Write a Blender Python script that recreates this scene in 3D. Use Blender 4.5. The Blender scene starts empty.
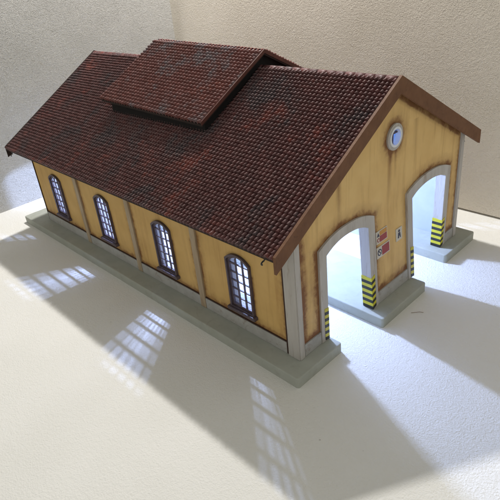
import bpy, bmesh, math, random
from mathutils import Vector, Matrix
from mathutils.geometry import tessellate_polygon
random.seed(7)
sc = bpy.context.scene
C = sc.collection

# ------------------------------------------------------------------ dimensions (gable width = 1)
L = 1.744                     # length of the shed
H, SL = 0.767, 0.5724         # ridge height, roof slope
OV, EV = 0.025, 0.0925        # verge and eave overhang
FL = -0.0372                  # floor level (top of the plinth is 0)
D1A, D1B, ZS, ZC = 0.140, 0.359, 0.318, 0.345   # first doorway, spring and crown of its arch
D2A, D2B = 0.625, 0.8684
WT = 0.035                    # thickness of the long walls
GW = 0.032                    # thickness of the gable panel in the doorways
GT = 0.045                    # thickness of the gable walls
WX = [-0.243, -0.660, -1.093, -1.525]           # window centres
WHW, WZ0, WZ1, WZC = 0.050, 0.088, 0.272, 0.293 # window opening
PX = [-0.462, -0.877, -1.303]

# ------------------------------------------------------------------ helpers
def tag(o, label=None, cat=None, group=None, kind=None):
    if label: o['label'] = label
    if cat: o['category'] = cat
    if group: o['group'] = group
    if kind: o['kind'] = kind
    return o

def obj(name, bm, mats, parent=None, smooth=False, recalc=True):
    if recalc: bmesh.ops.recalc_face_normals(bm, faces=bm.faces)
    me = bpy.data.meshes.new(name)
    bm.to_mesh(me); bm.free()
    for m in (mats if isinstance(mats, (list, tuple)) else [mats]): me.materials.append(m)
    if smooth:
        for p in me.polygons: p.use_smooth = True
    o = bpy.data.objects.new(name, me); C.objects.link(o)
    if parent: o.parent = parent
    return o

def box(bm, x0, x1, y0, y1, z0, z1, mi=0, bevel=0.0, seg=2):
    vs = [bm.verts.new((x, y, z)) for x in (x0, x1) for y in (y0, y1) for z in (z0, z1)]
    fs = [bm.faces.new([vs[i] for i in q]) for q in
          ((0,1,3,2), (4,6,7,5), (0,4,5,1), (2,3,7,6), (0,2,6,4), (1,5,7,3))]
    for f in fs: f.material_index = mi
    if bevel:
        es = list({e for f in fs for e in f.edges})
        r = bmesh.ops.bevel(bm, geom=es, offset=bevel, segments=seg, affect='EDGES', profile=0.5)
        for f in r['faces']: f.material_index = mi
    return vs

def prism(bm, loops, mp, t0, t1, mi=(0, 0, 0)):
    """solid between t0 and t1 of a flat outline with holes; mi = materials of t1 face, t0 face, edges"""
    tri = tessellate_polygon([[Vector((a, b, 0)) for a, b in lp] for lp in loops])
    flat = [p for lp in loops for p in lp]
    A = [bm.verts.new(mp(a, b, t0)) for a, b in flat]
    B = [bm.verts.new(mp(a, b, t1)) for a, b in flat]
    for t in tri:
        try:
            f = bm.faces.new([A[i] for i in t]); f.material_index = mi[1]
            f = bm.faces.new([B[i] for i in t]); f.material_index = mi[0]
        except ValueError: pass
    k = 0
    for lp in loops:
        n = len(lp)
        for i in range(n):
            j = (i + 1) % n
            f = bm.faces.new([A[k+i], A[k+j], B[k+j], B[k+i]]); f.material_index = mi[2]
        k += n

def tube(bm, pts, r, n=8):
    rings = []
    for i, p in enumerate(pts):
        p = Vector(p); a = Vector(pts[max(i-1, 0)]); b = Vector(pts[min(i+1, len(pts)-1)])
        d = (b - a).normalized()
        u = d.cross(Vector((0.31, 0.2, 0.93))).normalized(); v = d.cross(u)
        rings.append([bm.verts.new(p + r*(math.cos(2*math.pi*k/n)*u + math.sin(2*math.pi*k/n)*v)) for k in range(n)])
    for a, b in zip(rings, rings[1:]):
        for k in range(n): bm.faces.new([a[k], a[(k+1) % n], b[(k+1) % n], b[k]])
    bm.faces.new(rings[0]); bm.faces.new(rings[-1][::-1])

# ------------------------------------------------------------------ node helpers
class NT:
    def __init__(s, name):
        s.m = bpy.data.materials.new(name); s.m.use_nodes = True
        s.t = s.m.node_tree; s.t.nodes.clear()
        s.out = s.t.nodes.new('ShaderNodeOutputMaterial')
        s.b = s.t.nodes.new('ShaderNodeBsdfPrincipled')
        s.t.links.new(s.b.outputs[0], s.out.inputs[0])
        s._co = None
    def link(s, a, b):
        if hasattr(a, 'default_value') or hasattr(a, 'is_output'): s.t.links.new(a, b)
        else:
            b.default_value = a
    def co(s):
        if not s._co: s._co = s.t.nodes.new('ShaderNodeTexCoord')
        return s._co.outputs['Object']
    def xyz(s):
        n = s.t.nodes.new('ShaderNodeSeparateXYZ'); s.link(s.co(), n.inputs[0]); return n.outputs
    def M(s, op, a, b=None, c=None):
        n = s.t.nodes.new('ShaderNodeMath'); n.operation = op
        for i, v in enumerate((a, b, c)):
            if v is not None: s.link(v, n.inputs[i])
        return n.outputs[0]
    def ramp(s, v, stops, interp='LINEAR'):
        n = s.t.nodes.new('ShaderNodeValToRGB'); n.color_ramp.interpolation = interp
        e = n.color_ramp.elements
        while len(e) < len(stops): e.new(0.5)
        for k, (p, c) in zip(e, stops):
            k.position = p; k.color = (c, c, c, 1) if isinstance(c, (int, float)) else (*c, 1)
        s.link(v, n.inputs[0]); return n.outputs[0]
    def noise(s, scale, detail=4, rough=0.55, stretch=None, dist=0.0):
        n = s.t.nodes.new('ShaderNodeTexNoise')
        n.inputs['Scale'].default_value = scale; n.inputs['Detail'].default_value = detail
        n.inputs['Roughness'].default_value = rough; n.inputs['Distortion'].default_value = dist
        v = s.co()
        if stretch:
            mp = s.t.nodes.new('ShaderNodeMapping'); mp.inputs['Scale'].default_value = stretch
            s.link(v, mp.inputs[0]); v = mp.outputs[0]
        s.link(v, n.inputs['Vector']); return n.outputs['Fac']
    def vor(s, scale, feature='F1'):
        n = s.t.nodes.new('ShaderNodeTexVoronoi'); n.feature = feature; n.inputs['Scale'].default_value = scale
        s.link(s.co(), n.inputs['Vector']); return n.outputs['Distance']
    def mix(s, f, a, b, mode='MIX'):
        n = s.t.nodes.new('ShaderNodeMix'); n.data_type = 'RGBA'; n.blend_type = mode
        s.link(f, n.inputs[0])
        for v, i in ((a, 6), (b, 7)):
            if isinstance(v, tuple): v = (*v, 1)
            s.link(v, n.inputs[i])
        return n.outputs[2]
    def bump(s, h, strength=0.3, dist=0.01, prev=None):
        n = s.t.nodes.new('ShaderNodeBump'); n.inputs['Strength'].default_value = strength
        n.inputs['Distance'].default_value = dist; s.link(h, n.inputs['Height'])
        if prev is not None: s.link(prev, n.inputs['Normal'])
        return n.outputs[0]
    def done(s, col, rough=0.7, normal=None, spec=0.4):
        if isinstance(col, tuple): col = (*col, 1)
        s.link(col, s.b.inputs['Base Color']); s.link(rough, s.b.inputs['Roughness'])
        s.b.inputs['Specular IOR Level'].default_value = spec
        if normal is not None: s.link(normal, s.b.inputs['Normal'])
        return s.m

# ------------------------------------------------------------------ materials
def mat_rough(name, c1, c2, s1, s2, strength, dist, stain=None, stretch=None):
    n = NT(name)
    big = n.noise(3.0, 5)
    col = n.mix(n.ramp(big, [(0.35, 0.0), (0.7, 1.0)]), c1, c2)
    if stain:
        st = n.ramp(n.noise(6.5, 6, 0.6, None, 0.6), [(0.66, 0.0), (0.80, 0.55)])
        col = n.mix(st, col, stain)
    sp = n.ramp(n.noise(95, 1), [(0.815, 0.0), (0.83, 0.4)])
    col = n.mix(sp, col, (0.20, 0.17, 0.13))
    a = n.noise(s1, 5, 0.68, stretch); b = n.noise(s2, 3, 0.6, stretch)
    nb = n.bump(a, strength, dist); nb = n.bump(b, min(1.0, strength*1.3), dist*0.6, nb)
    return n.done(col, 0.85, nb, 0.25)

M_floor = mat_rough('white_textured_paper', (0.82, 0.81, 0.77), (0.78, 0.77, 0.725), 85, 220, 0.42, 0.006)
M_wall_l = mat_rough('white_stippled_plaster', (0.75, 0.735, 0.695), (0.66, 0.645, 0.605), 62, 170, 1.0, 0.014,
                     (0.60, 0.50, 0.34), (1, 1, 1.6))
M_wall_r = mat_rough('beige_stippled_plaster', (0.88, 0.81, 0.70), (0.82, 0.75, 0.635), 80, 200, 0.8, 0.0095)

RUST = (0.21, 0.088, 0.028)
def mat_yellow(name, gable):
    n = NT(name)
    x, y, z = n.xyz()
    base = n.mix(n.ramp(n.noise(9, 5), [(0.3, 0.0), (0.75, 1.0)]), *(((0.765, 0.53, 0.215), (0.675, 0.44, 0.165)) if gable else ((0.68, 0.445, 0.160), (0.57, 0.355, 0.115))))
    fine = n.noise(60, 3)
    streak = n.ramp(n.noise(1.0, 5, 0.6, (34, 34, 2.6), 0.3), [(0.52, 0.0), (0.78, 0.5)])
    base = n.mix(streak, base, (0.36, 0.17, 0.045))
    wob = n.M('MULTIPLY', n.M('SUBTRACT', n.noise(34, 6, 0.7), 0.5), 0.040)
    if gable:
        ay = n.M('ABSOLUTE', n.M('SUBTRACT', y, 0.504))
        dy = n.M('SUBTRACT', ay, 0.2535)                            # offset from a doorway's middle
        q = n.M('DIVIDE', dy, 0.147)
        top = n.M('SUBTRACT', 0.378, n.M('MULTIPLY', n.M('MULTIPLY', q, q), 0.033))
        dd = n.M('MAXIMUM', n.M('SUBTRACT', n.M('ABSOLUTE', dy), 0.147), n.M('SUBTRACT', z, top))
        e2 = n.M('SUBTRACT', 0.474, ay)                             # towards the corner pilasters
        e3 = n.M('SUBTRACT', z, 0.052)
        roofz = n.M('SUBTRACT', 0.712, n.M('MULTIPLY', n.M('ABSOLUTE', n.M('SUBTRACT', y, 0.5)), SL))
        e4 = n.M('MULTIPLY', n.M('SUBTRACT', roofz, z), 2.6)
        cy = n.M('SUBTRACT', y, 0.506); cz = n.M('SUBTRACT', z, 0.577)
        cd = n.M('SUBTRACT', n.M('SQRT', n.M('ADD', n.M('MULTIPLY', cy, cy), n.M('MULTIPLY', cz, cz))), 0.046)
        d = n.M('MINIMUM', n.M('MINIMUM', dd, e2), n.M('MINIMUM', n.M('MINIMUM', e3, e4), cd))
        # long runs of rust below the round window and on the left of the gable
        def run(yc, w, zt, ln, amt):
            a = n.M('ABSOLUTE', n.M('SUBTRACT', n.M('ADD', y, n.M('MULTIPLY', wob, 0.25)), yc))
            f = n.M('SUBTRACT', 1.0, n.M('DIVIDE', a, w))
            g = n.M('DIVIDE', n.M('SUBTRACT', z, zt - ln), ln)
            lo = n.M('LESS_THAN', z, zt)
            r = n.M('MULTIPLY', n.M('MULTIPLY', n.M('MAXIMUM', f, 0.0), n.M('MAXIMUM', g, 0.0)), lo)
            return n.M('MULTIPLY', r, amt)
        runs = n.M('ADD', n.M('ADD', run(0.487, 0.016, 0.55, 0.20, 0.9), run(0.52, 0.010, 0.54, 0.12, 0.6)),
                   n.M('ADD', run(0.215, 0.016, 0.53, 0.17, 0.8), run(0.64, 0.02, 0.60, 0.16, 0.35)))
    else:
        # the bays of the long wall lie between pilasters
        d = n.M('MINIMUM', n.M('SUBTRACT', z, 0.052), n.M('SUBTRACT', -0.047, x))
        for p in PX:
            d = n.M('MINIMUM', d, n.M('SUBTRACT', n.M('ABSOLUTE', n.M('SUBTRACT', x, p)), 0.0155))
        for w in WX:
            a = n.M('SUBTRACT', n.M('ABSOLUTE', n.M('SUBTRACT', x, w)), 0.066)
            b = n.M('MAXIMUM', n.M('SUBTRACT', 0.068, z), n.M('SUBTRACT', z, 0.235))
            a2 = n.M('MAXIMUM', n.M('ADD', a, 0.008), 0.0); b2 = n.M('MAXIMUM', b, 0.0)
            d = n.M('MINIMUM', d, n.M('MULTIPLY', n.M('SQRT', n.M('ADD', n.M('MULTIPLY', a2, a2), n.M('MULTIPLY', b2, b2))), 2.6))
        runs = 0.0
    d = n.M('ADD', d, wob)
    r = n.ramp(n.M('DIVIDE', n.M('MAXIMUM', d, 0.0), 0.052 if gable else 0.036), [(0.0, 1.0), (0.16, 0.85), (0.4, 0.30), (1.0, 0.0)])
    r = n.M('MULTIPLY', r, n.M('ADD', 0.48 if gable else 0.30, n.ramp(n.noise(16, 5, 0.65), [(0.28, 0.0), (0.68, 0.85)])))
    if gable:
        low = n.M('MULTIPLY', n.M('LESS_THAN', y, 0.115), n.M('MINIMUM', n.M('MAXIMUM', n.M('DIVIDE', n.M('SUBTRACT', n.M('ADD', 0.40, n.M('MULTIPLY', wob, 3.0)), z), 0.16), 0.0), 1.0))   # the narrow near pier is rusted all over
        r = n.M('ADD', r, n.M('MULTIPLY', low, n.ramp(n.noise(1.0, 4, 0.6, (45, 45, 6)), [(0.40, 0.0), (0.72, 0.32)])))
        r = n.M('ADD', r, runs)
    r = n.M('MINIMUM', n.M('MAXIMUM', r, 0.0), 1.0)
    col = n.mix(r, base, RUST)
    nb = n.bump(fine, 0.25, 0.003)
    return n.done(col, 0.62, nb, 0.35)
M_yg = mat_yellow('weathered_yellow_gable_paint', True)
M_yl = mat_yellow('weathered_yellow_side_paint', False)

def mat_simple(name, c1, c2, scale, rough, bumps=0.2, stretch=None, spec=0.4, dirt=None):
    n = NT(name)
    col = n.mix(n.ramp(n.noise(scale, 5, 0.6, stretch), [(0.3, 0.0), (0.72, 1.0)]), c1, c2)
    if dirt:
        col = n.mix(n.ramp(n.noise(scale*1.7, 6, 0.7, stretch, 0.8), [(0.55, 0.0), (0.75, 0.8)]), col, dirt)
    return n.done(col, rough, n.bump(n.noise(scale*4, 3, 0.6, stretch), bumps, 0.003), spec)
M_trim = mat_simple('weathered_grey_paint', (0.54, 0.52, 0.49), (0.42, 0.39, 0.355), 26, 0.7, 0.4, (1, 1, 0.12), 0.35, (0.24, 0.165, 0.105))
M_trim2 = mat_simple('grey_baseboard_paint', (0.46, 0.46, 0.44), (0.36, 0.35, 0.33), 18, 0.7, 0.3, None, 0.35, (0.20, 0.13, 0.08))
M_plinth = mat_simple('grey_green_plinth_paint', (0.43, 0.445, 0.395), (0.37, 0.385, 0.335), 14, 0.8, 0.3, None, 0.3, (0.33, 0.32, 0.28))
M_inner = mat_simple('pale_inner_paint', (0.46, 0.49, 0.54), (0.40, 0.43, 0.48), 12, 0.8, 0.2)
M_ceil = mat_simple('grey_ceiling_paint', (0.30, 0.30, 0.31), (0.25, 0.25, 0.26), 12, 0.8, 0.2)
M_pil = mat_simple('tan_weathered_paint', (0.46, 0.37, 0.26), (0.36, 0.27, 0.17), 22, 0.7, 0.3, (1, 1, 0.16), 0.35, (0.22, 0.13, 0.07))
M_brown = mat_simple('brown_board_paint', (0.190, 0.090, 0.044), (0.140, 0.062, 0.030), 24, 0.65, 0.4, (1, 1, 1), 0.3, (0.08, 0.038, 0.02))
M_blk = mat_simple('shade_black_curb', (0.012, 0.010, 0.010), (0.007, 0.006, 0.006), 20, 0.85)  # near-black colour stands for the shade in the gap under the monitor
M_verge = mat_simple('maroon_verge_paint', (0.14, 0.050, 0.035), (0.09, 0.032, 0.026), 30, 0.6)
M_dark = mat_simple('dark_underside', (0.035, 0.022, 0.018), (0.025, 0.016, 0.014), 20, 0.8)
M_wframe = mat_simple('dark_window_metal', (0.125, 0.095, 0.11), (0.075, 0.055, 0.065), 40, 0.5, 0.3)
M_line = mat_simple('dark_rust_line', (0.06, 0.025, 0.012), (0.03, 0.012, 0.008), 40, 0.7)
M_wire = mat_simple('dark_wire', (0.05, 0.045, 0.045), (0.03, 0.03, 0.03), 30, 0.4)
M_white = mat_simple('white_sign_plate', (0.66, 0.63, 0.56), (0.54, 0.50, 0.42), 60, 0.6)
M_red = mat_simple('dark_red_print', (0.36, 0.045, 0.045), (0.28, 0.035, 0.038), 60, 0.5)
M_orange = mat_simple('orange_print', (0.60, 0.30, 0.05), (0.5, 0.22, 0.04), 60, 0.5)
M_ink = mat_simple('dark_print', (0.035, 0.04, 0.09), (0.03, 0.03, 0.06), 60, 0.5)
M_black = mat_simple('black_tape', (0.016, 0.018, 0.016), (0.03, 0.03, 0.025), 60, 0.5)
M_yel = mat_simple('yellow_tape', (0.62, 0.56, 0.03), (0.52, 0.46, 0.03), 60, 0.5)
M_rim = mat_simple('white_rim', (0.80, 0.82, 0.85), (0.7, 0.72, 0.76), 60, 0.4)
M_rustring = mat_simple('rust_ring', (0.22, 0.10, 0.035), (0.34, 0.20, 0.08), 50, 0.8)
M_fibre = mat_simple('brown_fibre', (0.26, 0.17, 0.10), (0.18, 0.12, 0.07), 60, 0.7)

def mat_tiles(name, c1, c2, red_c, blk_c, tr, tb):
    n = NT(name)
    at = n.t.nodes.new('ShaderNodeAttribute'); at.attribute_name = 'tone'; tone = at.outputs['Fac']
    base = n.mix(tone, c1, c2)
    red = n.ramp(n.M('ADD', n.noise(6.2, 5, 0.62, (1.2, 0.85, 0.85), 0.6), n.M('MULTIPLY', n.M('SUBTRACT', tone, 0.5), 0.10)), [(tr, 0.0), (tr+0.11, 0.75)])
    base = n.mix(red, base, red_c)
    blk = n.ramp(n.M('ADD', n.noise(5.5, 5, 0.62, (1.15, 0.8, 0.8), 0.4), n.M('MULTIPLY', n.M('SUBTRACT', tone, 0.5), 0.12)), [(tb, 0.0), (tb+0.11, 0.8)])
    base = n.mix(blk, base, blk_c)
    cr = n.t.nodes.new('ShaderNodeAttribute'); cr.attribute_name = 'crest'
    base = n.mix(n.M('MULTIPLY', cr.outputs['Fac'], n.ramp(n.noise(45, 4, 0.7), [(0.35, 0.05), (0.70, 0.60)])), base, (0.42, 0.29, 0.285))   # crests lightened: drybrush, with highlights put into the colour
    dust = n.ramp(n.noise(170, 3, 0.7), [(0.50, 0.0), (0.72, 0.50)])
    base = n.mix(dust, base, (0.30, 0.22, 0.21))
    return n.done(base, n.ramp(n.noise(40, 3), [(0.3, 0.46), (0.7, 0.68)]), n.bump(n.noise(150, 3), 0.3, 0.002), 0.40)
M_tile = mat_tiles('weathered_maroon_tiles', (0.074, 0.023, 0.023), (0.138, 0.041, 0.038), (0.27, 0.060, 0.040), (0.040, 0.040, 0.047), 0.580, 0.535)
M_tile2 = mat_tiles('weathered_red_brown_tiles', (0.145, 0.045, 0.037), (0.230, 0.075, 0.062), (0.25, 0.065, 0.042), (0.165, 0.165, 0.180), 0.58, 0.52)

def mat_glass(name, tint):
    n = NT(name)
    tr = n.t.nodes.new('ShaderNodeBsdfTransparent'); tr.inputs[0].default_value = (*tint, 1)
    gl = n.t.nodes.new('ShaderNodeBsdfGlossy'); gl.inputs['Roughness'].default_value = 0.08
    mx = n.t.nodes.new('ShaderNodeMixShader'); mx.inputs[0].default_value = 0.10
    n.t.links.new(tr.outputs[0], mx.inputs[1]); n.t.links.new(gl.outputs[0], mx.inputs[2])
    n.t.links.new(mx.outputs[0], n.out.inputs[0]); n.t.nodes.remove(n.b)
    return n.m
M_glass = mat_glass('thin_window_glass', (0.93, 0.94, 0.97))
M_bglass = mat_glass('bluish_round_glass', (0.62, 0.76, 0.95))

# ------------------------------------------------------------------ the setting
bm = bmesh.new(); box(bm, -2.6, 3.2, -3.2, 1.75, FL-0.06, FL)
tag(obj('floor', bm, M_floor), kind='structure')
def leaning_wall(name, mat, p0, p1, h, th, out, lean):
    bm = bmesh.new(); out = Vector(out)
    a, b = Vector(p0), Vector(p1); up = Vector((0, 0, h)) + out*lean
    q = [a, b, b + up, a + up]
    A = [bm.verts.new(v) for v in q]; B = [bm.verts.new(v + out*th) for v in q]
    bm.faces.new(A); bm.faces.new(B[::-1])
    for i in range(4): bm.faces.new([A[i], A[(i+1) % 4], B[(i+1) % 4], B[i]])
    return tag(obj(name, bm, mat), kind='structure')
leaning_wall('left_wall', M_wall_l, (-2.215, -1.9, FL-0.003), (-2.135, 1.296, FL-0.003), 1.75, 0.08, (-1, 0, 0), -0.03)
leaning_wall('back_wall', M_wall_r, (-2.5, 1.306, FL+0.009), (2.6, 1.287, FL+0.009), 1.30, 0.06, (0, 1, 0), 0.10)

# ------------------------------------------------------------------ the model shed
shed = bpy.data.objects.new('model_shed', None); C.objects.link(shed)
shed.location = (0, 0, 0)
tag(shed, 'yellow model goods shed with dark red tiled roof, two arched doorways and grey plinth', 'model building')

# plinth strips, with the floor left open between them for the tracks
for y0, y1, x1 in ((-0.070, 0.150, 0.052), (0.330, 0.615, 0.088), (0.826, 1.070, 0.056)):
    bm = bmesh.new(); vs = box(bm, -L-0.165, x1, y0, y1, FL, 0.0)
    es = [e for e in bm.edges if abs(e.verts[0].co.z - e.verts[1].co.z) > 0.01]
    bmesh.ops.bevel(bm, geom=es, offset=0.009, segments=4, affect='EDGES', profile=0.5)
    es = [e for e in bm.edges if e.verts[0].co.z > -1e-4 and e.verts[1].co.z > -1e-4]
    bmesh.ops.bevel(bm, geom=es, offset=0.0035, segments=2, affect='EDGES', profile=0.5)
    obj('plinth', bm, M_plinth, shed)

def bow(x, y, z):
    """the middle pier of the near gable stands a little forward at its foot"""
    if x > -0.2 and 0.30 < y < 0.66 and z < 0.33: return x + 0.024*(1 - z/0.33)
    return x
def arch(y, a, b, zs, zc):
    q = (y - (a+b)/2)/((b-a)/2); return zs + (zc - zs)*max(0.0, 1 - abs(q)**2.3)
NA = 18
def notch(a, b, zs, zc, z0=0.0):
    return [(a, z0)] + [(a + (b-a)*i/NA, arch(a + (b-a)*i/NA, a, b, zs, zc)) for i in range(NA+1)] + [(b, z0)]
RW = (0.506, 0.577)                       # centre of the round window
def circ(r, n=32): return [(RW[0] + r*math.cos(2*math.pi*i/n), RW[1] + r*math.sin(2*math.pi*i/n)) for i in range(n)]
def ring2d(outer, inner): return [outer, inner]

def make_gable(front):
    X = (lambda t: -t) if front else (lambda t: -L + t)        # t = depth inwards from the outer face
    mp = lambda a, b, t: (bow(X(t), a, b), a, b)
    ya, yb = (0.0, 1.0) if front else (WT+0.0005, 1-WT-0.0005)
    out = [(ya, 0)] + notch(D1A, D1B, ZS, ZC) + notch(D2A, D2B, ZS, ZC) + [(yb, 0), (yb, H-0.026-SL*(yb-0.5)), (0.5, H-0.026), (ya, H-0.026-SL*(0.5-ya))]
    bm = bmesh.new(); prism(bm, [out, circ(0.034)[::-1]] if front else [out], mp, GW, 0.0, (0, 1, 2))
    w = obj('gable_wall', bm, [M_yg, M_inner, M_trim], shed)
    # grey corner pilasters and baseboards
    for a, b in ((-0.003, 0.024), (0.974, 1.003)) if front else ():
        bm = bmesh.new(); box(bm, *sorted((X(-0.006), X(GT+0.0))), a, b, 0.001, 0.455 if a < 0.5 else 0.455)
        # trim the head to the slope of the roof
        for v in bm.verts:
            if v.co.z > 0.2: v.co.z = H - 0.030 - SL*abs(v.co.y - 0.5)
        bmesh.ops.bevel(bm, geom=[e for e in bm.edges if abs(e.verts[0].co.z-e.verts[1].co.z) > 0.1], offset=0.003, segments=2, affect='EDGES')
        obj('corner_pilaster', bm, M_trim, shed)
    for a, b in ((0.0245 if front else 0.037, D1A-0.0345), (D1B+0.0345, D2A-0.0345), (D2B+0.0345, 0.9735 if front else 0.963)):
        bm = bmesh.new(); prism(bm, [[(a, 0.001), (b, 0.001), (b, 0.047), (a, 0.047)]], mp, 0.010, -0.0045)
        obj('baseboard', bm, M_trim2, shed)
    for a, b in ((D1A, D1B), (D2A, D2B)):
        e = 0.0335
        lp = notch(a-e, b+e, ZS+0.027, ZC+0.033, 0.0012) + notch(a+0.0015, b-0.0015, ZS-0.0015, ZC-0.0015, 0.0012)[::-1]
        bm = bmesh.new(); prism(bm, [lp], mp, 0.012, -0.007)
        s = obj('door_surround', bm, M_trim, shed)
        # inner frame lining the reveal
        for (ya, yb, right) in ((a-e+0.001, a+0.0025, False), (b-0.0025, b+e*0.55, True)):
            bm = bmesh.new(); n = 10; h = 0.0124
            for k in range(n):
                z0, z1 = 0.0015 + k*h, 0.0015 + (k+1)*h
                sk = 0.007 if right else 0.004
                if right:
                    lp = [(ya, z0), (yb, z0+sk), (yb, z1+sk), (ya, z1)]
                else:
                    lp = [(ya+e*0.45, z0+sk), (yb, z0), (yb, z1), (ya+e*0.45, z1+sk)]
                prism(bm, [lp], mp, GW+0.001, -0.0085, (k % 2,)*3)
            obj('hazard_tape', bm, [M_black, M_yel], s)
    return w
make_gable(True); make_gable(False)

# round window of the near gable, and the same on the far one
def round_window(front):
    X = (lambda t: -t) if front else (lambda t: -L + t)
    mp = lambda a, b, t: (X(t), a, b)
    bm = bmesh.new(); prism(bm, [circ(0.0435), circ(0.033)[::-1]], mp, 0.006, -0.006)
    w = obj('round_window', bm, M_trim, shed)
    bm = bmesh.new(); prism(bm, [circ(0.0332), circ(0.0262)[::-1]], mp, 0.020, -0.0085)
    obj('frame', bm, M_rim, w)
    bm = bmesh.new(); prism(bm, [circ(0.0268)], mp, 0.0125, 0.0105)
    obj('pane', bm, M_bglass, w)
    bm = bmesh.new()
    prism(bm, [[(RW[0]-0.0022, RW[1]-0.0265), (RW[0]+0.0022, RW[1]-0.0265), (RW[0]+0.0022, RW[1]+0.0265), (RW[0]-0.0022, RW[1]+0.0265)]], mp, 0.010, 0.003)
    prism(bm, [[(RW[0]-0.0245, RW[1]+0.006), (RW[0]-0.0024, RW[1]+0.006), (RW[0]-0.0024, RW[1]+0.012), (RW[0]-0.0245, RW[1]+0.012)]], mp, 0.010, 0.003)
    prism(bm, [[(RW[0]+0.0024, RW[1]+0.006), (RW[0]+0.0245, RW[1]+0.006), (RW[0]+0.0245, RW[1]+0.012), (RW[0]+0.0024, RW[1]+0.012)]], mp, 0.010, 0.003)
    obj('glazing_bars', bm, M_wframe, w)
round_window(True)

# long walls with four windows each
def warch(x, c, hw, z1, zc): return z1 + (zc - z1)*max(0.0, 1 - abs((x-c)/hw)**2.2)
def wloop(c, hw, z0, z1, zc, n=12):
    return [(c-hw, z0), (c+hw, z0)] + [(c + hw - 2*hw*i/n, warch(c + hw - 2*hw*i/n, c, hw, z1, zc)) for i in range(n+1)]
WT = 0.035
def make_side(front):
    Y = (lambda t: t) if front else (lambda t: 1.0 - t)
    mp = lambda a, b, t: (a, Y(t), b)
    out = [(-L, 0.0), (-GT-0.0005, 0.0), (-GT-0.0005, 0.455), (-L, 0.455)]
    bm = bmesh.new(); prism(bm, [out] + [wloop(c, WHW, WZ0, WZ1, WZC)[::-1] for c in WX], mp, WT, 0.004, (0, 1, 2))
    obj('side_wall', bm, [M_yl, M_inner, M_trim], shed)
    for p in PX:
        bm = bmesh.new(); prism(bm, [[(p-0.0145, 0.0015), (p+0.0145, 0.0015), (p+0.0145, 0.448), (p-0.0145, 0.448)]], mp, 0.012, -0.003)
        obj('pilaster', bm, M_pil, shed)
    xs = [-GT-0.006] + [v for p in PX for v in (p+0.0148, p-0.0148)] + [-L+0.006]
    for b, a in zip(xs[::2], xs[1::2]):
        bm = bmesh.new(); prism(bm, [[(a, 0.001), (b, 0.001), (b, 0.045), (a, 0.045)]], mp, 0.012, -0.001)
        prism(bm, [[(a, 0.0455), (b, 0.0455), (b, 0.050), (a, 0.050)]], mp, 0.012, 0.001, (1, 1, 1))
        obj('baseboard', bm, [M_trim2, M_line], shed)
    # dark corner seams beside the gables
    for a in (-GT-0.0055, -L-0.0005):
        bm = bmesh.new(); prism(bm, [[(a, 0.001), (a+0.005, 0.001), (a+0.005, 0.45), (a, 0.45)]], mp, 0.012, 0.0)
        obj('corner_seam', bm, M_line, shed)
    for c in WX:
        bm = bmesh.new()
        prism(bm, [wloop(c, WHW+0.0068, WZ0-0.004, WZ1+0.005, WZC+0.008), wloop(c, WHW, WZ0, WZ1, WZC)[::-1]], mp, 0.010, -0.0055)
        w = obj('window', bm, M_wframe, shed)
        bm = bmesh.new(); y0, y1 = sorted((Y(-0.014), Y(0.010)))
        box(bm, c-WHW-0.016, c+WHW+0.016, y0, y1, WZ0-0.018, WZ0-0.0045, 0, 0.003)
        obj('sill', bm, M_wframe, w)
        bm = bmesh.new()
        prism(bm, [wloop(c, WHW-0.0002, WZ0+0.0002, WZ1-0.0002, WZC-0.0002), wloop(c, WHW-0.007, WZ0+0.008, WZ1-0.006, WZC-0.007)[::-1]], mp, 0.0095, 0.0015)
        for k in (-0.5, 0.5):
            x = c + k*0.0305
            prism(bm, [[(x-0.0022, WZ0+0.003), (x+0.0022, WZ0+0.003), (x+0.0022, WZ1+0.008), (x-0.0022, WZ1+0.008)]], mp, 0.0085, 0.0025)
        for k in range(1, 6):
            z = WZ0 + 0.004 + k*(WZC - WZ0 - 0.006)/6
            prism(bm, [[(c-WHW+0.002, z-0.0023), (c+WHW-0.002, z-0.0023), (c+WHW-0.002, z+0.0023), (c-WHW+0.002, z+0.0023)]], mp, 0.008, 0.003)
        obj('glazing_bars', bm, M_wframe, w)
        bm = bmesh.new(); prism(bm, [wloop(c, WHW-0.004, WZ0+0.004, WZ1-0.002, WZC-0.004)], mp, 0.0120, 0.0105)
        obj('pane', bm, M_glass, w)
make_side(True); make_side(False)

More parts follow.
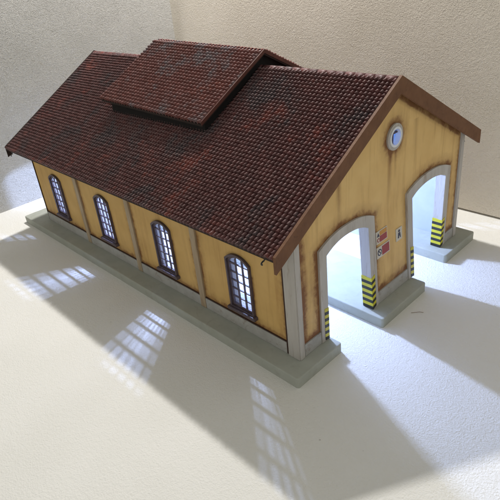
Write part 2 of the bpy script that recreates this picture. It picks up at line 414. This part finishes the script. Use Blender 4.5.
# ------------------------------------------------------------------ roofs
def tile_sheet(bm, x0, x1, s0, s1, nc, nr, surf, a=0.0135, b=0.0046):
    """tile rows from the ridge (s0) down to the eave (s1); surf(x, s, h) gives the point h above the slope"""
    tone = bm.faces.layers.float.get('tone') or bm.faces.layers.float.new('tone')
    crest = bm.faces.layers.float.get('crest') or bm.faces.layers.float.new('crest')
    tone = bm.faces.layers.float.get('tone')
    cw = (x1-x0)/nc; rw = (s1-s0)/nr
    prof = ((0.0, 0.0), (0.16, 0.0), (0.24, 0.55), (0.40, 0.93), (0.58, 1.0), (0.76, 0.93), (0.92, 0.55), (1.0, 0.0))
    for r in range(nr):
        sa, sb = s0 + r*rw, s0 + (r+1)*rw + rw*0.10
        for c in range(nc):
            t = random.random(); j = random.uniform(-0.0012, 0.0012); k = random.uniform(-0.06, 0.06)*rw
            dx = random.uniform(-0.04, 0.04)*cw
            T, B, U = [], [], []
            for u, h in prof:
                x = x0 + (c+u)*cw + dx
                T.append(bm.verts.new(surf(x, sa, a*h*0.9)))
                B.append(bm.verts.new(surf(x, sb + k, a*h + b + j)))
                U.append(bm.verts.new(surf(x, sb + k - rw*0.03, a*h*0.6 - 0.001)))
            for i in range(len(prof)-1):
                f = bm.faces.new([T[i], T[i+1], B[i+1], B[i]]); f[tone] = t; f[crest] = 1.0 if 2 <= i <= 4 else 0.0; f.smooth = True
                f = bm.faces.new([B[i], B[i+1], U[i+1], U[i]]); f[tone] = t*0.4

def chevron(dtop, dbot, y0, y1):
    f = lambda y, d: H - SL*abs(y-0.5) + d
    return [(y0, f(y0, dtop)), (0.5, f(0.5, dtop)), (y1, f(y1, dtop)), (y1, f(y1, dbot)), (0.5, f(0.5, dbot)), (y0, f(y0, dbot))]
mpx = lambda a, b, t: (t, a, b)
N = math.sqrt(1 + SL*SL)
bm = bmesh.new()
prism(bm, [chevron(-0.012, -0.030, -EV+0.040, 1+EV-0.040)], mpx, -L-OV+0.004, OV-0.0095)
roof = obj('roof', bm, M_dark, shed)
bm = bmesh.new(); prism(bm, [chevron(-0.0305, -0.0335, WT+0.002, 1-WT-0.002)], mpx, -L+GT+0.002, -GT-0.002)
obj('ceiling', bm, M_ceil, roof)
def roof_surf(side, base, sl=SL, ytop=0.5, ztop=H):
    n = math.sqrt(1 + sl*sl)
    def f(x, s, h):
        y = s/n; z = ztop - 0.0115 + base - sl*y
        return (x, ytop - side*y - side*h*sl/n, z + h/n)
    return f
for side in (1, -1):
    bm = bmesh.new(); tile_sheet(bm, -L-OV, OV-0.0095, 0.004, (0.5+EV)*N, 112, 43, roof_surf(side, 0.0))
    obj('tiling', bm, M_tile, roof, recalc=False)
bm = bmesh.new()
tone = bm.faces.layers.float.new('tone')
nseg = 48; w = (L+2*OV-0.014)/nseg
for i in range(nseg):
    xa = -L-OV + i*w; t = random.random(); rings = []
    for x, rr in ((xa, 0.0130), (xa+w*1.06, 0.0122)):
        rings.append([bm.verts.new((x, 0.5 + rr*1.05*math.cos(a), H - 0.010 + rr*math.sin(a)*0.85)) for a in [math.pi*k/8 for k in range(9)]])
    for k in range(8):
        f = bm.faces.new([rings[0][k], rings[0][k+1], rings[1][k+1], rings[1][k]]); f[tone] = t; f.smooth = True
    f = bm.faces.new(rings[0]); f[tone] = 0
    f = bm.faces.new(rings[1]); f[tone] = 0
obj('ridge_cap', bm, M_tile, roof)
for x0, x1 in ((OV-0.009, OV), (-L-OV-0.008, -L-OV-0.0005)):
    bm = bmesh.new(); prism(bm, [chevron(0.004, -0.050, -EV-0.002, 1+EV+0.002)], mpx, x0, x1)
    bmesh.ops.recalc_face_normals(bm, faces=bm.faces)
    obj('bargeboard', bm, M_brown if x0 > -1 else M_dark, roof)
zE = H - SL*(0.5+EV)
for y0, y1 in ((-EV+0.0005, -EV+0.0025), (1+EV-0.0025, 1+EV-0.0005)):
    bm = bmesh.new(); box(bm, -L-OV+0.001, OV-0.0125, y0, y1, zE-0.017, zE-0.008)
    obj('eave_board', bm, M_dark, roof)
for x, y, s in ((OV-0.045, -EV+0.004, -1), (-L-OV+0.05, -EV+0.004, -1), (0.004, 1.006, 1)):
    bm = bmesh.new(); r = 0.010
    tube(bm, [(x, y - s*0.0, zE-0.018)] + [(x - 0.010 + 0.0*k, y + s*(-0.004 + r*math.sin(a)), zE - 0.030 - r*0.9*(1-math.cos(a))*0.6) for k, a in enumerate([0.2*i for i in range(13)])], 0.0024)
    obj('gutter_hook', bm, M_wire, roof)

# raised roof monitor
RM = 0.067
SLM = 0.535                   # the monitor is a little flatter than the roof
mx0, mx1, mys = -1.200, -0.535, 0.330
bm = bmesh.new()
f = lambda y, d: H + RM - SLM*abs(y-0.5) + d
prism(bm, [[(0.5-mys+0.002, f(0.5-mys, -0.012)), (0.5, f(0.5, -0.012)), (0.5+mys-0.002, f(0.5+mys, -0.012)),
            (0.5+mys-0.002, f(0.5+mys, -0.020)), (0.5, f(0.5, -0.020)), (0.5-mys+0.002, f(0.5-mys, -0.020))]], mpx, mx0+0.003, mx1-0.003)
mon = obj('roof_monitor', bm, M_dark, shed)
for side in (1, -1):
    bm = bmesh.new(); tile_sheet(bm, mx0, mx1-0.004, 0.003, mys*math.sqrt(1+SLM*SLM), 36, 23, roof_surf(side, RM, SLM), 0.0130, 0.0048)
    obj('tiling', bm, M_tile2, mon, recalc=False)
bm = bmesh.new()
prism(bm, [[(0.5-mys, f(0.5-mys, 0.0)), (0.5, f(0.5, 0.0)), (0.5+mys, f(0.5+mys, 0.0)),
            (0.5+mys, f(0.5+mys, -0.014)), (0.5, f(0.5, -0.014)), (0.5-mys, f(0.5-mys, -0.014))]], mpx, mx1-0.0035, mx1)
obj('verge_strip', bm, M_verge, mon)
bm = bmesh.new()
g = lambda y: H - SL*abs(y-0.5) - 0.026
prism(bm, [[(0.200, g(0.200)), (0.5, g(0.5)), (0.800, g(0.800)), (0.800, f(0.800, -0.0205)), (0.5, f(0.5, -0.0205)), (0.200, f(0.200, -0.0205))]], mpx, mx0+0.030, mx1-0.022)
obj('monitor_curb', bm, M_blk, mon)
mc = Matrix.Translation(((mx0+mx1)/2, 0.5, H))       # the monitor sits a little crooked
mon.matrix_world = mc @ Matrix.Rotation(math.radians(1.7), 4, 'Y') @ mc.inverted()

# ------------------------------------------------------------------ small signs on the middle pier
def sign(y0, y1, z0, z1, shapes, label):
    mk = lambda d: (lambda a, b, t: (bow(0.0, a, b) + t, a, b))
    bm = bmesh.new(); prism(bm, [[(y0, z0), (y1, z0), (y1, z1), (y0, z1)]], mk(0), 0.0005, 0.0025)
    mats = [M_white, M_red, M_orange, M_ink]
    Wd, Hd = y1-y0, z1-z0
    for i, (mi, poly) in enumerate(shapes):
        prism(bm, [[(y0 + u*Wd, z0 + v*Hd) for u, v in poly]], mk(0), 0.0024, 0.0030 + 0.0002*i, (mi,)*3)
    tag(obj('warning_sign', bm, mats, shed), label)
R = lambda a, b, c, d: [(a, c), (b, c), (b, d), (a, d)]
def disc(cu, cv, ru, rv, n=18): return [(cu + ru*math.cos(2*math.pi*i/n), cv + rv*math.sin(2*math.pi*i/n)) for i in range(n)]
sign(0.404, 0.470, 0.230, 0.276, [(1, R(0.32, 0.95, 0.08, 0.56)), (2, R(0.32, 0.95, 0.60, 0.93)),
     (3, [(0.08, 0.58), (0.29, 0.58), (0.185, 0.88)]), (1, disc(0.185, 0.30, 0.11, 0.16)), (0, disc(0.185, 0.30, 0.07, 0.10))],
     'white warning sign with orange and red panels, upper of the pair')
sign(0.404, 0.482, 0.175, 0.217, [(1, R(0.40, 0.95, 0.10, 0.90)), (3, disc(0.21, 0.5, 0.16, 0.30)), (0, disc(0.21, 0.5, 0.105, 0.20)),
     (3, [(0.11, 0.64), (0.15, 0.70), (0.31, 0.36), (0.27, 0.30)])],
     'white prohibition sign with a dark circle and a dark red panel')
sign(0.524, 0.562, 0.188, 0.236, [(3, disc(0.5, 0.76, 0.15, 0.11)), (3, [(0.26, 0.20), (0.74, 0.20), (0.66, 0.62), (0.34, 0.62)]), (0, R(0.45, 0.55, 0.20, 0.36))],
     'small upright white sign with a dark figure')

# ------------------------------------------------------------------ loose bits on the floor
bm = bmesh.new(); tube(bm, [(0.118, 0.462, FL+0.0022), (0.128, 0.470, FL+0.0035), (0.139, 0.482, FL+0.0038), (0.150, 0.489, FL+0.0022)], 0.0008, 6)
tag(obj('fibre', bm, M_fibre), 'thin brown fibre lying on the floor in front of the middle pier', 'fibre')

# ------------------------------------------------------------------ light
def lamp(name, loc, power, col, r):
    d = bpy.data.lights.new(name, 'POINT'); d.energy = power; d.color = col; d.shadow_soft_size = r
    o = bpy.data.objects.new(name, d); o.location = loc; C.objects.link(o); return o
lamp('ceiling_lamp', (-1.60, 1.265, 2.85), 375, (1.0, 0.975, 0.945), 0.055)
for x in (-0.82, -0.88, -0.94, -1.00): lamp('shed_lamp', (x, 0.50, 0.635), 26, (0.47, 0.60, 1.0), 0.008)   # a strip of four lamps under the ridge
wd = bpy.data.worlds.new('World'); sc.world = wd; wd.use_nodes = True
bg = wd.node_tree.nodes['Background']; bg.inputs[0].default_value = (1.0, 0.99, 0.915, 1); bg.inputs[1].default_value = 0.45

# ------------------------------------------------------------------ camera
cam = bpy.data.cameras.new('camera'); co = bpy.data.objects.new('camera', cam); C.objects.link(co); sc.camera = co
P = Vector((0.87164, -0.93895, 1.15023)); T = Vector((-0.3233, 0.0710, 0.3)); roll = -0.1257
d = (T - P).normalized(); r = d.cross(Vector((0, 0, 1))).normalized(); u = r.cross(d)
r2 = math.cos(roll)*r + math.sin(roll)*u; u2 = -math.sin(roll)*r + math.cos(roll)*u
m = Matrix((r2, u2, -d)).transposed().to_4x4(); m.translation = P
co.matrix_world = m
cam.sensor_width = 36; cam.lens = 36*529.54/500
cam.shift_x = (250 - 234.96)/500; cam.shift_y = (239.26 - 250)/500
cam.clip_start = 0.01; cam.clip_end = 100
sc.unit_settings.system = 'METRIC'; sc.unit_settings.scale_length = 0.2
sc.view_settings.view_transform = 'Standard'; sc.view_settings.look = 'None'; sc.view_settings.gamma = 1
sc.view_settings.exposure = 0.0
sc.render.resolution_x = 1024; sc.render.resolution_y = 1024
